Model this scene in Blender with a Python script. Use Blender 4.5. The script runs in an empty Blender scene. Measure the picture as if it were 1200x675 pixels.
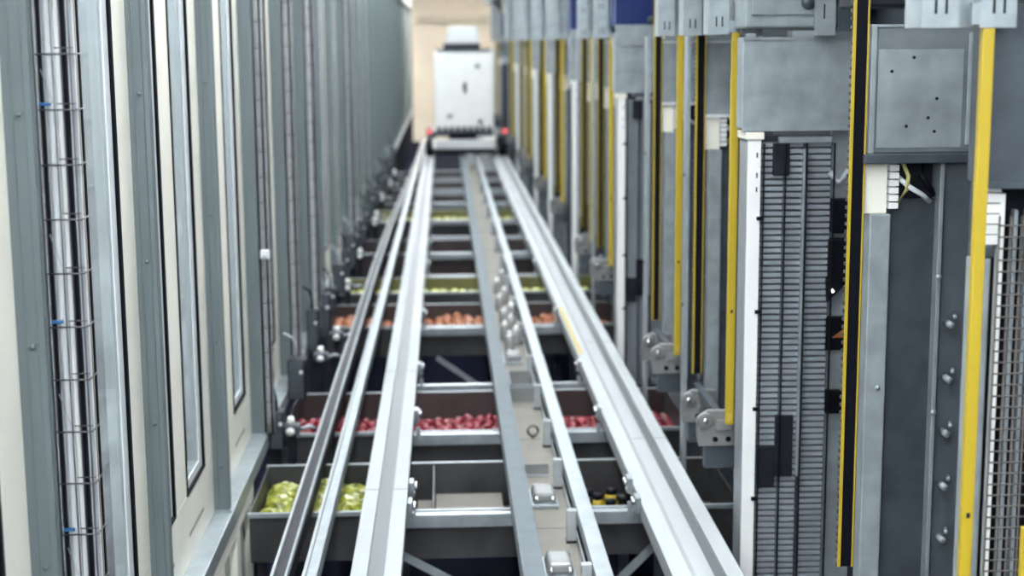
import bpy, bmesh, math, random
from mathutils import Vector, Matrix
random.seed(7)
S = bpy.context.scene
COL = S.collection
PI = math.pi

# ------------------------------------------------------------ camera
CAMP = (0.0, 0.0, 2.5)
YAW, PITCH, ROLL = 0.0444971, 0.1631451, -0.0070546
def make_camera():
    cy, sy, cp, sp = math.cos(YAW), math.sin(YAW), math.cos(PITCH), math.sin(PITCH)
    f = Vector((sy*cp, cy*cp, -sp)); r = Vector((cy, -sy, 0)); u = r.cross(f)
    c, s = math.cos(ROLL), math.sin(ROLL)
    r2 = c*r + s*u; u2 = -s*r + c*u
    M = Matrix((r2, u2, -f)).transposed().to_4x4(); M.translation = CAMP
    cd = bpy.data.cameras.new('camera'); co = bpy.data.objects.new('camera', cd); COL.objects.link(co)
    co.matrix_world = M
    cd.sensor_width = 36.0; cd.lens = 36.0*1750/1200
    cd.clip_start = 0.05; cd.clip_end = 200
    cd.dof.use_dof = True; cd.dof.focus_distance = 5.8; cd.dof.aperture_fstop = 1.8
    S.camera = co
make_camera()
S.view_settings.view_transform = 'Standard'
S.view_settings.look = 'None'
S.view_settings.gamma = 1.0
S.view_settings.use_curve_mapping = False
S.view_settings.exposure = 1.48
W = bpy.data.worlds.new('world'); S.world = W; W.use_nodes = True
W.node_tree.nodes['Background'].inputs[0].default_value = (0.75, 0.85, 1, 1)
W.node_tree.nodes['Background'].inputs[1].default_value = 0.3
LAMP_E = 22.0          # ceiling lamps over the aisle, and the added ones behind the camera
SIDE_E = 22.0           # lamps added behind the windows to brighten the panes
WARM_E = 22.0          # warm lamps at the far end

# ------------------------------------------------------------ materials
_m = {}
def mat(name, col, metal=0.0, rough=0.5, var=0.0, scale=6.0, bump=0.0, stretch=None, col2=None, emit=None, spec=0.5):
    if name in _m: return _m[name]
    m = bpy.data.materials.new(name); m.use_nodes = True
    nt = m.node_tree; b = nt.nodes['Principled BSDF']
    b.inputs['Metallic'].default_value = metal; b.inputs['Roughness'].default_value = rough
    b.inputs['Specular IOR Level'].default_value = spec
    if emit:
        b.inputs['Emission Color'].default_value = (*emit[:3], 1); b.inputs['Emission Strength'].default_value = emit[3]
    tc = nt.nodes.new('ShaderNodeTexCoord'); mp = nt.nodes.new('ShaderNodeMapping')
    nt.links.new(tc.outputs['Object'], mp.inputs[0])
    if stretch: mp.inputs['Scale'].default_value = stretch
    nz = nt.nodes.new('ShaderNodeTexNoise'); nz.inputs['Scale'].default_value = scale; nz.inputs['Detail'].default_value = 6
    nt.links.new(mp.outputs[0], nz.inputs[0])
    rp = nt.nodes.new('ShaderNodeValToRGB'); nt.links.new(nz.outputs[0], rp.inputs[0])
    c2 = col2 or tuple(min(1, c*(1+var)) for c in col); c1 = tuple(c*(1-var) for c in col)
    rp.color_ramp.elements[0].position = 0.32; rp.color_ramp.elements[1].position = 0.68
    rp.color_ramp.elements[0].color = (*c1, 1); rp.color_ramp.elements[1].color = (*c2, 1)
    nt.links.new(rp.outputs[0], b.inputs['Base Color'])
    if var:
        mr = nt.nodes.new('ShaderNodeMapRange'); mr.inputs[3].default_value = max(0.03, rough-0.1); mr.inputs[4].default_value = min(1, rough+0.1)
        nt.links.new(nz.outputs[0], mr.inputs[0]); nt.links.new(mr.outputs[0], b.inputs['Roughness'])
    if bump:
        bp = nt.nodes.new('ShaderNodeBump'); bp.inputs['Strength'].default_value = bump; bp.inputs['Distance'].default_value = 0.01
        nt.links.new(nz.outputs[0], bp.inputs['Height']); nt.links.new(bp.outputs[0], b.inputs['Normal'])
    _m[name] = m
    return m
GALV = mat('galvanised', (0.30, 0.335, 0.35), 0.35, 0.42, 0.16, 9, 0.05)
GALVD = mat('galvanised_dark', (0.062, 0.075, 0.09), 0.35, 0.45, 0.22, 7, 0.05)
GALVL = mat('galvanised_light', (0.30, 0.33, 0.35), 0.35, 0.38, 0.12, 9, 0.03)
COLM = mat('column_paint', (0.14, 0.17, 0.178), 0.15, 0.5, 0.10, 5, 0.03, (1, 1, 0.25))
CAST = mat('cast_grey', (0.18, 0.18, 0.178), 0.1, 0.55, 0.15, 12, 0.05)
CBEAM = mat('centre_beam_grey', (0.13, 0.15, 0.165), 0.0, 0.65, 0.12, 8, 0.02, spec=0.15)
RAIL = mat('rail_aluminium', (0.34, 0.355, 0.36), 0.0, 0.6, 0.08, 5, 0.02, (1, 0.15, 1), spec=0.25)
SLOT = mat('rail_slot', (0.085, 0.095, 0.10), 0.2, 0.5, 0.15, 8, 0, (1, 0.15, 1))
CREAM = mat('cream_paint', (0.84, 0.80, 0.70), 0.0, 0.4, 0.04, 4)
WHITE = mat('white_paint', (0.80, 0.80, 0.78), 0.0, 0.4, 0.03, 4)
BEAD = mat('white_bead', (0.62, 0.64, 0.64), 0.0, 0.35, 0.03, 4)
BLACK = mat('black_rubber', (0.003, 0.0035, 0.007), 0.0, 0.55, 0.1, 8, spec=0.12)
DARK = mat('dark_steel', (0.014, 0.016, 0.022), 0.2, 0.5, 0.3, 8, spec=0.25)
NAVY = mat('navy_enamel', (0.01, 0.025, 0.12), 0.1, 0.35, 0.2, 5)
YEL = mat('yellow_paint', (0.42, 0.30, 0.016), 0.0, 0.42, 0.05, 5, 0, (1, 1, 0.2))
WIRE = mat('wire_steel', (0.10, 0.095, 0.095), 0.7, 0.4, 0.2, 20)
MESHW = mat('mesh_wire', (0.085, 0.075, 0.07), 0.3, 0.5, 0.2, 20)
CABLEW = mat('cable_white', (0.62, 0.64, 0.66), 0.0, 0.4, 0.06, 10)
CABLEG = mat('cable_grey', (0.33, 0.35, 0.38), 0.0, 0.4, 0.06, 10)
CABLEP = mat('cable_violet', (0.12, 0.10, 0.24), 0.0, 0.4, 0.06, 10)
CABLEY = mat('cable_yellow', (0.5, 0.47, 0.18), 0.0, 0.4, 0.06, 10)
BLUE = mat('blue_tie', (0.012, 0.09, 0.24), 0.0, 0.4, 0.06, 10)
RIB = mat('rib_grey', (0.27, 0.30, 0.33), 0.2, 0.45, 0.1, 9)
TROUGH = mat('trough_steel', (0.062, 0.060, 0.063), 0.4, 0.5, 0.25, 3, 0.04)
TROUGHB = mat('trough_brown', (0.052, 0.040, 0.040), 0.3, 0.55, 0.25, 3, 0.04)
TROUGHO = mat('trough_olive', (0.14, 0.135, 0.06), 0.2, 0.55, 0.2, 3, 0.04)
LIME = mat('lime_film', (0.16, 0.175, 0.012), 0.0, 0.3, 0.35, 16, 0.8, None, (0.40, 0.42, 0.06))
RED = mat('red_plastic', (0.11, 0.003, 0.010), 0.0, 0.45, 0.4, 20, 0, None, (0.33, 0.016, 0.034))
ORANGE = mat('orange_plastic', (0.22, 0.045, 0.010), 0.0, 0.4, 0.3, 30, 0, None, (0.48, 0.18, 0.07))
LIMEB = mat('lime_packet', (0.42, 0.42, 0.03), 0.0, 0.35, 0.25, 14, 0, None, (0.62, 0.62, 0.12))
CARD = mat('pale_card', (0.13, 0.12, 0.10), 0.0, 0.7, 0.1, 8)
BELT = mat('tray_beige', (0.165, 0.150, 0.127), 0.0, 0.7, 0.12, 5, 0.03)
CHROME = mat('polished_metal', (0.75, 0.76, 0.78), 0.9, 0.15, 0.08, 6)
CLEARP = mat('frosted_plastic', (0.22, 0.225, 0.22), 0.1, 0.2, 0.1, 8)
CANM = mat('canister_metal', (0.42, 0.41, 0.40), 0.3, 0.22, 0.1, 8)
REDL = mat('red_lamp', (0.8, 0.12, 0.12), 0.0, 0.4, emit=(1, 0.13, 0.12, 0.35))
LED = mat('led_white', (1, 1, 1), 0.0, 0.4, emit=(1, 0.97, 0.8, 6.0))
LAMP = mat('lamp_diffuser', (0.9, 0.9, 0.9), 0, 0.5, emit=(0.90, 0.96, 1.0, LAMP_E))
LAMPS = mat('side_lamp_diffuser', (0.9, 0.9, 0.9), 0, 0.5, emit=(0.90, 0.97, 1.0, SIDE_E))
LAMPW = mat('warm_lamp_diffuser', (0.9, 0.9, 0.9), 0, 0.5, emit=(1.0, 0.86, 0.70, WARM_E))
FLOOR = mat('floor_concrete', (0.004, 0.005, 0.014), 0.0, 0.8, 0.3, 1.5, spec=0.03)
WALLM = mat('wall_plaster', (0.62, 0.63, 0.62), 0.0, 0.7, 0.04, 1.5)
WALLD = mat('wall_grey', (0.16, 0.17, 0.19), 0.0, 0.7, 0.08, 1.5)
WALLF = mat('wall_far_cream', (0.80, 0.74, 0.64), 0.0, 0.7, 0.05, 1.0)
CEIL = mat('ceiling_panel', (0.78, 0.79, 0.80), 0.0, 0.7, 0.04, 1.5)
def glass_mat():
    m = bpy.data.materials.new('window_glass'); m.use_nodes = True
    nt = m.node_tree; nt.nodes.clear()
    out = nt.nodes.new('ShaderNodeOutputMaterial'); mx = nt.nodes.new('ShaderNodeMixShader'); mx2 = nt.nodes.new('ShaderNodeMixShader')
    tr = nt.nodes.new('ShaderNodeBsdfTransparent'); gl = nt.nodes.new('ShaderNodeBsdfGlossy'); df = nt.nodes.new('ShaderNodeBsdfDiffuse')
    tr.inputs[0].default_value = (0.84, 0.87, 0.88, 1)
    gl.inputs[0].default_value = (0.9, 0.95, 1, 1); gl.inputs['Roughness'].default_value = 0.08
    df.inputs[0].default_value = (0.62, 0.64, 0.65, 1)
    nz = nt.nodes.new('ShaderNodeTexNoise'); nz.inputs['Scale'].default_value = 3.0
    mr = nt.nodes.new('ShaderNodeMapRange'); mr.inputs[3].default_value = 0.18; mr.inputs[4].default_value = 0.42
    nt.links.new(nz.outputs[0], mr.inputs[0]); nt.links.new(mr.outputs[0], mx.inputs[0])
    nt.links.new(tr.outputs[0], mx.inputs[1]); nt.links.new(df.outputs[0], mx.inputs[2])
    mx2.inputs[0].default_value = 0.22
    nt.links.new(mx.outputs[0], mx2.inputs[1]); nt.links.new(gl.outputs[0], mx2.inputs[2])
    nt.links.new(mx2.outputs[0], out.inputs[0])
    return m
GLASS = glass_mat()

# ------------------------------------------------------------ helpers
class MB:
    def __init__(s): s.v = []; s.f = []; s.smooth = []
    def add(s, vs, fs, sm=False):
        o = len(s.v); s.v += [tuple(v) for v in vs]; s.f += [tuple(i+o for i in f) for f in fs]; s.smooth += [sm]*len(fs); return s
    def box(s, x0, x1, y0, y1, z0, z1):
        return s.add([(x0,y0,z0),(x1,y0,z0),(x1,y1,z0),(x0,y1,z0),(x0,y0,z1),(x1,y0,z1),(x1,y1,z1),(x0,y1,z1)],
                     [(0,3,2,1),(4,5,6,7),(0,1,5,4),(1,2,6,5),(2,3,7,6),(3,0,4,7)])
    def prism(s, pts, a, b, axis='y'):   # pts counter-clockwise seen from the -axis side
        n = len(pts)
        P = {'y': lambda p, t: (p[0], t, p[1]), 'z': lambda p, t: (p[0], p[1], t), 'x': lambda p, t: (t, p[0], p[1])}[axis]
        vs = [P(p, a) for p in pts] + [P(p, b) for p in pts]
        fs = [tuple(range(n)), tuple(range(2*n-1, n-1, -1))] + [(i, i+n, (i+1)%n+n, (i+1)%n) for i in range(n)]
        return s.add(vs, fs)
    def tube(s, pts, r, n=8):
        pts = [Vector(p) for p in pts]; vs = []; fs = []
        up = None
        for i, p in enumerate(pts):
            d = (pts[min(i+1, len(pts)-1)] - pts[max(i-1, 0)]).normalized()
            ref = Vector((0,0,1)) if abs(d.z) < 0.9 else Vector((1,0,0))
            a = d.cross(ref).normalized(); b = d.cross(a)
            rr = r[i] if isinstance(r, (list, tuple)) else r
            for k in range(n):
                t = 2*PI*k/n; vs.append(p + a*math.cos(t)*rr + b*math.sin(t)*rr)
        for i in range(len(pts)-1):
            for k in range(n):
                fs.append((i*n+k, i*n+(k+1)%n, (i+1)*n+(k+1)%n, (i+1)*n+k))
        fs.append(tuple(range(n-1, -1, -1))); fs.append(tuple((len(pts)-1)*n+k for k in range(n)))
        return s.add(vs, fs, True)
    def cyl(s, p, q, r, n=16): return s.tube([p, q], r, n)
    def beam(s, p, q, w, h):    # rectangular bar between two points
        p, q = Vector(p), Vector(q); d = (q-p).normalized()
        ref = Vector((0,0,1)) if abs(d.z) < 0.95 else Vector((0,1,0))
        a = d.cross(ref).normalized()*w/2; b = a.cross(d).normalized()*h/2
        vs = [p-a-b, p+a-b, p+a+b, p-a+b, q-a-b, q+a-b, q+a+b, q-a+b]
        return s.add(vs, [(0,1,2,3),(7,6,5,4),(0,4,5,1),(1,5,6,2),(2,6,7,3),(3,7,4,0)])
    def build(s, name, m, parent=None, bevel=0.0, loc=None):
        me = bpy.data.meshes.new(name); me.from_pydata(s.v, [], s.f); me.update()
        me.polygons.foreach_set('use_smooth', s.smooth)
        bm = bmesh.new(); bm.from_mesh(me); bmesh.ops.recalc_face_normals(bm, faces=bm.faces); bm.to_mesh(me); bm.free()
        me.materials.append(m)
        o = bpy.data.objects.new(name, me); COL.objects.link(o)
        if parent: o.parent = parent
        if loc: o.location = loc
        if bevel:
            b = o.modifiers.new('bevel', 'BEVEL'); b.width = bevel; b.segments = 2; b.limit_method = 'ANGLE'; b.angle_limit = 0.7
        return o
def each(mb, name, m, parent=None, bevel=0.0):
    # every separate piece becomes a part of its own
    out = []; sets = []
    par = list(range(len(mb.v)))
    def find(i):
        while par[i] != i: par[i] = par[par[i]]; i = par[i]
        return i
    for f in mb.f:
        for q in f[1:]: par[find(q)] = find(f[0])
    groups = {}
    for fi, f in enumerate(mb.f): groups.setdefault(find(f[0]), []).append(fi)
    for g in groups.values():
        ids = sorted({i for fi in g for i in mb.f[fi]}); mp = {i: k for k, i in enumerate(ids)}
        n = MB(); n.v = [mb.v[i] for i in ids]; n.f = [tuple(mp[i] for i in mb.f[fi]) for fi in g]; n.smooth = [mb.smooth[fi] for fi in g]
        out.append(n.build(name, m, parent, bevel))
    return out
def thing(name, label, cat, loc=(0,0,0), group=None, rz=0):
    o = bpy.data.objects.new(name, None); COL.objects.link(o); o.location = loc; o.rotation_euler = (0,0,rz)
    o.empty_display_size = 0.1
    return tag(o, label, cat, group)
def tag(o, label, cat, group=None, kind=None):
    o['label'] = label; o['category'] = cat
    if group: o['group'] = group
    if kind: o['kind'] = kind
    return o
def struct(o): o['kind'] = 'structure'; return o
def copy_tree(src, loc=None, label=None, parent=None):
    c = src.copy(); COL.objects.link(c)
    if parent: c.parent = parent
    for ch in KIDS(src): copy_tree(ch, parent=c)
    if loc is not None: c.location = loc
    if label: c['label'] = label
    return c
def KIDS(src): return [o for o in COL.objects if o.parent == src]
ORD = ['first','second','third','fourth','fifth','sixth','seventh','eighth','ninth','tenth','eleventh','twelfth','thirteenth',
       'fourteenth','fifteenth','sixteenth','seventeenth','eighteenth','nineteenth','twentieth']

# ------------------------------------------------------------ the room
Y0, Y1 = -14.0, 62.0
ZF, ZC = -1.5, 6.2
XL, XR = -3.3, 4.6
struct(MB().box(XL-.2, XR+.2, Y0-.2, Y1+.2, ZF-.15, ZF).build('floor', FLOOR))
struct(MB().box(XL-.2, XR+.2, Y0-.2, Y1+.2, ZC, ZC+.15).build('ceiling', CEIL))
struct(MB().box(XL-.2, XL, Y0, Y1, ZF, ZC).build('wall_left', WALLM))
struct(MB().box(XR, XR+.2, Y0, Y1, ZF, ZC).build('wall_right', WALLD))
struct(MB().box(XL-.2, XR+.2, Y1, Y1+.2, ZF, ZC).build('wall_back', WALLF))
struct(MB().box(XL-.2, XR+.2, Y0-.2, Y0, ZF, ZC).build('wall_front', WALLM))
# bands on the far wall
struct(MB().box(-1.0, 3.6, Y1-.35, Y1-.03, 3.35, 3.6).build('trim_1', mat('far_band', (0.62, 0.58, 0.50), 0, 0.6, 0.05)))
# continuous steel ledge the columns stand on, and the header above the windows
WX = -1.30
struct(MB().box(WX-.10, -1.20, 2.6, 60.0, -.16, -.06).build('trim_2', GALV, bevel=.004))
struct(MB().box(WX-.10, -1.18, 2.6, 60.0, 3.75, 3.95).build('trim_3', GALV, bevel=.004))
struct(MB().box(WX-.08, -1.24, 2.6, 60.0, 3.95, ZC-.02).build('wall_upper', WALLM))
# legs of the ledge down to the floor
mb = MB()
y = 9.2
while y < 60: mb.box(WX-.06, -1.24, y, y+.06, ZF, -.16); y += 1.75
struct(mb.build('trim_4', DARK))
# low cream wall with glazed hatches under the ledge, near end
mb = MB(); zt, zb = -.165, -1.3
mb.box(WX-.06, -1.205, 2.6, 8.95, ZF, zb)
mb.box(WX-.06, -1.205, 2.6, 8.95, -.25, zt)
yy = 2.6
panes = MB()
while yy < 8.9:
    y2 = min(yy+.62, 8.95)
    mb.box(WX-.06, -1.205, yy, yy+.14, zb, -.25)
    if y2 - yy > .3:
        panes.box(-1.262, -1.252, yy+.14, y2, zb, -.25)
    yy += .62
mb.box(WX-.06, -1.205, 8.85, 8.95, zb, -.25)
lw = struct(mb.build('wall_lower', CREAM, bevel=.004))
p_ = panes.build('window_pane', GLASS, lw)
# lamps
def lamp(x, y, z, lx, ly, m, label, grp, rz=0):
    t = thing('ceiling_light', label, 'ceiling light', (x, y, z), grp)
    MB().box(-lx/2-.03, lx/2+.03, -ly/2-.03, ly/2+.03, 0.0, .08).build('housing', WHITE, t)
    MB().box(-lx/2, lx/2, -ly/2, ly/2, -.02, 0).build('diffuser', m, t)
    MB().box(-.02, .02, -ly/3, -ly/3+.04, .08, ZC-z).build('hanger', WIRE, t)
    MB().box(-.02, .02, ly/3-.04, ly/3, .08, ZC-z).build('hanger', WIRE, t)
    return t
AIS = 'strip lights hung over the aisle'
y = -12.5
while y < -1:
    for x in (-2.2, 3.2): lamp(x, y, 4.9, .5, 2.0, LAMP, 'wide white strip light in the space behind the camera', 'added wide strip lights behind the camera')  # unseen lamps added to brighten the faces turned to the camera
    y += 2.6
y = -13.0
while y < 58:
    lamp(-.15, y, 5.3, .34, 2.0, LAMP, 'long white strip light hung from the ceiling above the rails', AIS)
    y += 3.0
y = -1.0
while y < 30:
    lamp(1.0, y, 5.3, .26, 1.8, LAMP, 'long white strip light hung from the ceiling above the rails', AIS)
    y += 5.0
y = 1.0
while y < 58:
    lamp(-2.35, y, 5.0, .3, 2.2, LAMPS, 'white strip light in the room behind the windows', 'added strip lights behind the windows')  # put in behind the glass so that the panes look pale
    y += 3.6
for y in (50.0, 53.0, 56.0):
    for x in (-.2, 1.6): lamp(x, y, 5.3, .4, 2.0, LAMPW, 'warm strip light near the cream far wall', 'warm strip lights at the far end')

# ------------------------------------------------------------ left window wall
COLY = [2.73, 4.50, 6.28, 8.03, 9.66, 11.42, 13.2, 14.95, 16.7, 18.5, 20.3, 22.1, 24.0, 25.9, 27.8, 29.7, 31.7, 33.7, 35.8, 38.0, 40.3, 42.5, 45.2, 48.2, 51.4, 55.0, 59.0]
ZW0, ZW1 = .29, 3.55        # window opening
def column_proto():
    t = thing('steel_column', '', 'steel column')
    pts = [(-1.36, 0), (-1.215, 0), (-1.215, .02), (-1.222, .02), (-1.222, .028), (-1.215, .028), (-1.215, .06), (-1.36, .06)]
    mb = MB(); mb.prism(pts, -.06, 3.75, 'z'); mb.build('post', COLM, t, .003)
    # raised flanges on the camera side
    f = MB().box(-1.35, -1.325, -.008, 0, -.06, 3.75).box(-1.236, -1.215, -.008, 0, -.06, 3.75).box(-1.278, -1.272, -.006, 0, -.06, 3.75)
    each(f, 'flange', COLM, t, .002)
    b = MB()
    for z in (.2, .9, 1.6, 2.3, 3.0): b.cyl((-1.255, -.010, z), (-1.255, .0, z), .008, 10)
    each(b, 'bolt', COLM, t)
    MB().box(-1.37, -1.205, -.015, .075, -.06, -.045).build('foot_plate', GALV, t, .002)
    return t
cp = column_proto()
for k, y in enumerate(COLY):
    c = cp if k == 0 else copy_tree(cp)
    c.location = (0, y, 0)
    if k < 11:
        names = ['outside the left edge of the photo', 'nearest the camera, left of the big wire cable tray', 'right of the nearest large clear pane', 'standing on the ledge where its foot shows clearly',
                 'just before the second wire cable tray', 'just before the third wire cable tray', 'sixth from the camera', 'seventh from the camera', 'eighth from the camera', 'ninth from the camera', 'tenth from the camera']
        c['label'] = 'grey steel column of the window wall, ' + names[k]
    else:
        c['label'] = 'grey steel column in the blurred far stretch of the window wall'; c['group'] = 'far columns of the window wall'
# windows: each bay has two casements in one cream frame
def bay(k, y0, y1):
    n = MB(); L = y1-y0; s = L/1.75
    a0, a1 = y0+.10, y0+.60*s; b0, b1 = y0+.93*s, y0+1.47*s
    X0, X1 = -1.37, WX
    fr = MB()
    fr.box(X0, X1, y0+.06, y1, 0.0-.06, ZW0)                 # lower cream rail
    fr.box(X0, X1, y0+.06, y1, ZW1, 3.75)
    fr.box(X0, X1, a1, b0, ZW0, ZW1).box(X0, X1, b1, y1, ZW0, ZW1).box(X0, X1, y0+.06, a0, ZW0, ZW1)
    w = struct(fr.build('window_%d' % (k+1), CREAM, bevel=.004))
    for (p, q) in ((a0, a1), (b0, b1)):
        bd = MB(); t = .05
        bd.box(X0+.005, X1-.006, q-t-.06, q-.012, ZW0+.012, ZW1).box(X0+.005, X1-.006, p+.012, p+.03, ZW0+.012, ZW1).box(X0+.005, X1-.006, p+.03, q-t-.06, ZW0+.012, ZW0+.06)
        each(bd, 'window_frame', BEAD, w, .003)
        gk = MB(); g = .012
        gk.box(X1-.016, X1+.006, q-.028, q+.004, ZW0-.004, ZW1).box(X1-.016, X1+.006, p-.004, p+g, ZW0-.004, ZW1).box(X1-.016, X1+.006, p+g, q-g, ZW0-.004, ZW0+g)
        each(gk, 'gasket', BLACK, w)
        MB().box(-1.320, -1.312, p+.03, q-t-.06, ZW0+.06, ZW1).build('window_pane', GLASS, w)
        sl = MB(); m = (p+q)/2
        sl.box(X1-.002, X1+.0015, p+.02, q-.08, .070, .090).build('vent_slot', mat('slot_tan', (0.30, 0.27, 0.22), 0, 0.5), w)
    return w
for k in range(len(COLY)-1): bay(k, COLY[k], COLY[k+1])
# wire cable trays standing beside columns
def cable_tray(y0, w, label, ties=(), z1=3.6, d=.10):
    """wire tray fixed to the aisle side of a column, open towards the near end of the hall"""
    t = thing('cable_tray', label, 'cable tray', (-1.213, y0, -.06), None)
    H = z1+.06
    sr = MB()
    for xx in (0.001, w*.08, w*.50, w*.74, w): sr.tube([(xx, -.006, 0), (xx, -.006, H)], .0022, 6)
    sr.tube([(w+.006, d*.5, 0), (w+.006, d*.5, H)], .002, 6)
    sr.build('long_wire', WIRE, t)
    z = .06; rg = MB()
    while z < H:
        rg.tube([(0, -.010, z), (w, -.010, z), (w+.008, -.004, z), (w+.008, d, z)], .0028, 6)
        rg.tube([(w*.55, -.004, z+.018), (w+.010, -.004, z+.018)], .002, 6)
        z += .165
    each(rg, 'cross_wire', WIRE, t)
    MB().box(w*.07, w*.16, .002, .02, 0, H).build('side_rail', BLACK, t)
    MB().box(w*.75, w*.87, .002, .02, 0, H).build('side_rail', BLACK, t)
    MB().box(0, w, .05, .056, 0, H).build('backing_panel', CABLEW, t)
    def cab(xx, r, m, amp, ph):
        pts = [(xx+amp*math.sin(ph+i*.9), .047-r, H*i/24) for i in range(25)]
        MB().tube(pts, r, 8).build('cable', m, t)
    cab(w*.33, .015 if w > .09 else .010, CABLEW, .001, 0); cab(w*.55, .008, WHITE, .001, 2); cab(w*.64, .004, CABLEP, .002, 3)
    cab(w*.47, .004, CABLEG, .002, 5); cab(w*.95, .006, CABLEG, .001, 1)
    for z in ties: MB().box(w*.08, w*.42, -.016, -.006, z-.003, z+.007).build('cable_tie', BLUE, t, .002)
    for i in (2, 5, 8, 11, 14, 17):
        z = .06+.165*i+.07
        MB().beam((w*.15, -.002, z+.05), (w*.45, -.002, z-.05), .002, .002).build('loose_tie', CABLEG, t)
    return t
cable_tray(4.55, .105, 'wire cable tray with blue ties beside the nearest grey column at left', ties=(.06+.165*14+.015, .06+.165*10+.015, .06+.165*6+.015))
cable_tray(9.70, .055, 'wire cable tray beside the fourth grey column, with a white clamp halfway up', ties=())
cable_tray(11.46, .07, 'wire cable tray beside the fifth grey column, dark rungs', ties=())
cable_tray(13.24, .085, 'widest wire cable tray, furthest of the clear ones along the window wall', ties=())
cable_tray(18.54, .08, 'blurred wire cable tray far along the window wall', ties=())
o = MB().box(-1.205, -1.145, 9.66, 9.70, 1.12, 1.18).cyl((-1.175, 9.66, 1.15), (-1.175, 9.645, 1.15), .012).build('cable_clamp', CABLEW, bevel=.008)
tag(o, 'white clamp block on the second wire cable tray', 'clamp')
# lattice added behind the glass, standing in for grid reflections on the panes
mb = MB()
for i in range(0, 30): mb.box(-2.70, -2.64, 3.0+i*.9, 3.06+i*.9, ZF, 3.4)
for z in (.4, .9, 1.4, 1.9, 2.4, 2.9, 3.4): mb.box(-2.70, -2.66, 3.0, 29.2, z, z+.05)
tag(mb.build('reflection_lattice', GALV), 'added steel lattice standing in for grid reflections in the window panes', 'reflection lattice')

# ------------------------------------------------------------ the rails
RY0, RY1 = 3.4, 44.0
def rail_parts(t, xs, prof, slot):
    MB().prism(prof, RY0, RY1).build('beam', RAIL, t, .003)
    MB().box(slot[0], slot[1], RY0+.01, RY1-.01, -.034, -.024).build('slot_floor', SLOT, t)
    jn = MB(); y = 5.1
    while y < RY1:
        jn.box(xs[0]-.002, xs[1]+.002, y, y+.006, -.12, .0012); y += 3.1
    return jn.build('joint', SLOT, t)
t = thing('gantry_rail', 'left gantry rail, straight pale aluminium beam with a grey slot', 'rail', (0, 0, 0))
P = [(-.478, -.13), (-.24, -.13), (-.24, -.02), (-.235, -.012), (-.235, 0), (-.318, 0), (-.318, -.026), (-.398, -.026), (-.398, 0), (-.475, 0), (-.478, -.003)]
MB().prism(P, RY0, RY1).build('beam', RAIL, t, .002)
MB().box(-.397, -.319, RY0+.01, RY1-.01, -.026, -.020).build('slot_floor', SLOT, t)
jn = MB(); y = 5.1
while y < RY1: jn.box(-.476, -.40, y, y+.006, 0, .0012).box(-.316, -.237, y, y+.006, 0, .0012); y += 3.1
jn.build('joint', SLOT, t)
t = thing('gantry_rail', 'right gantry rail, wider pale beam with a stepped lower flange', 'rail', (0, 0, 0))
P = [(1.07, -.14), (1.386, -.14), (1.39, 0), (1.308, 0), (1.308, -.028), (1.250, -.028), (1.250, 0), (1.165, 0), (1.150, -.022), (1.07, -.045)]
MB().prism(P, RY0, RY1).build('beam', RAIL, t, .002)
MB().box(1.251, 1.307, RY0+.01, RY1-.01, -.028, -.021).build('slot_floor', SLOT, t)
jn = MB(); y = 6.1
while y < RY1: jn.box(1.17, 1.245, y, y+.006, 0, .0012).box(1.312, 1.387, y, y+.006, 0, .0012); y += 3.1
jn.build('joint', SLOT, t)
MB().box(1.085, 1.12, 12.0, 14.2, -.040, -.0325).build('warning_stripe', YEL, t)
# the two thin centre beams and the tray between them
def angle(x0, x1, lip, label):
    t = thing('centre_beam', label, 'beam', (0, 0, 0))
    MB().box(x0, x1, RY0, 41, -.012, 0).build('top_flange', CBEAM, t, .002)
    if lip > 0: MB().box(x1-.012, x1, RY0, 41, -.11, -.012).build('web', GALV, t)
    else: MB().box(x0, x0+.012, RY0, 41, -.11, -.012).build('web', GALV, t)
    return t
angle(.345, .452, -1, 'left of the two thin centre beams, grey angle section')
t = thing('centre_beam', 'right of the two thin centre beams, bright narrow box section', 'beam', (0, 0, 0))
MB().box(.69, .775, RY0, 41, -.07, 0).build('box_section', GALVL, t, .004)
MB().box(.70, .712, RY0, 41, -.10, -.07).build('lower_lip', GALV, t)
t = thing('conveyor_tray', 'long beige tray running between the two centre beams', 'tray', (0, 0, 0))
MB().box(.46, .69, RY0, 33.0, -.195, -.183).build('tray_floor', BELT, t)
each(MB().box(.452, .462, RY0, 33.0, -.195, -.12), 'side_wall', GALV, t)
each(MB().box(.688, .698, RY0, 33.0, -.195, -.15), 'side_wall', GALV, t)
mb = MB(); y = 4.2
while y < 40: mb.box(.47, .68, y, y+.006, -.183, -.181); y += 1.9
each(mb, 'joint_seam', SLOT, t)
# hanger posts on the right centre beam
def hanger(y, lab):
    t = thing('hanger_post', lab, 'post', (.665, y, -.183), 'grey posts standing along the beige tray')
    MB().box(-.03, .022, 0, .05, .0, .18).build('post', RAIL, t, .003)
    MB().box(-.035, .035, -.01, .06, 0, .012).build('foot', DARK, t)
    each(MB().cyl((-.03, .02, .14), (-.02, .02, .14), .012, 10).cyl((-.03, .02, .08), (-.02, .02, .08), .012, 10), 'bolt', DARK, t)
    return t
hp = hanger(6.9, 'grey post between the beige tray and right centre beam')
for y in (7.75, 8.75, 9.7, 10.75, 11.8, 13.2, 14.6, 16, 17.6, 19.2, 21, 23, 25, 27): copy_tree(hp, (.665, y, -.183))
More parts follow.
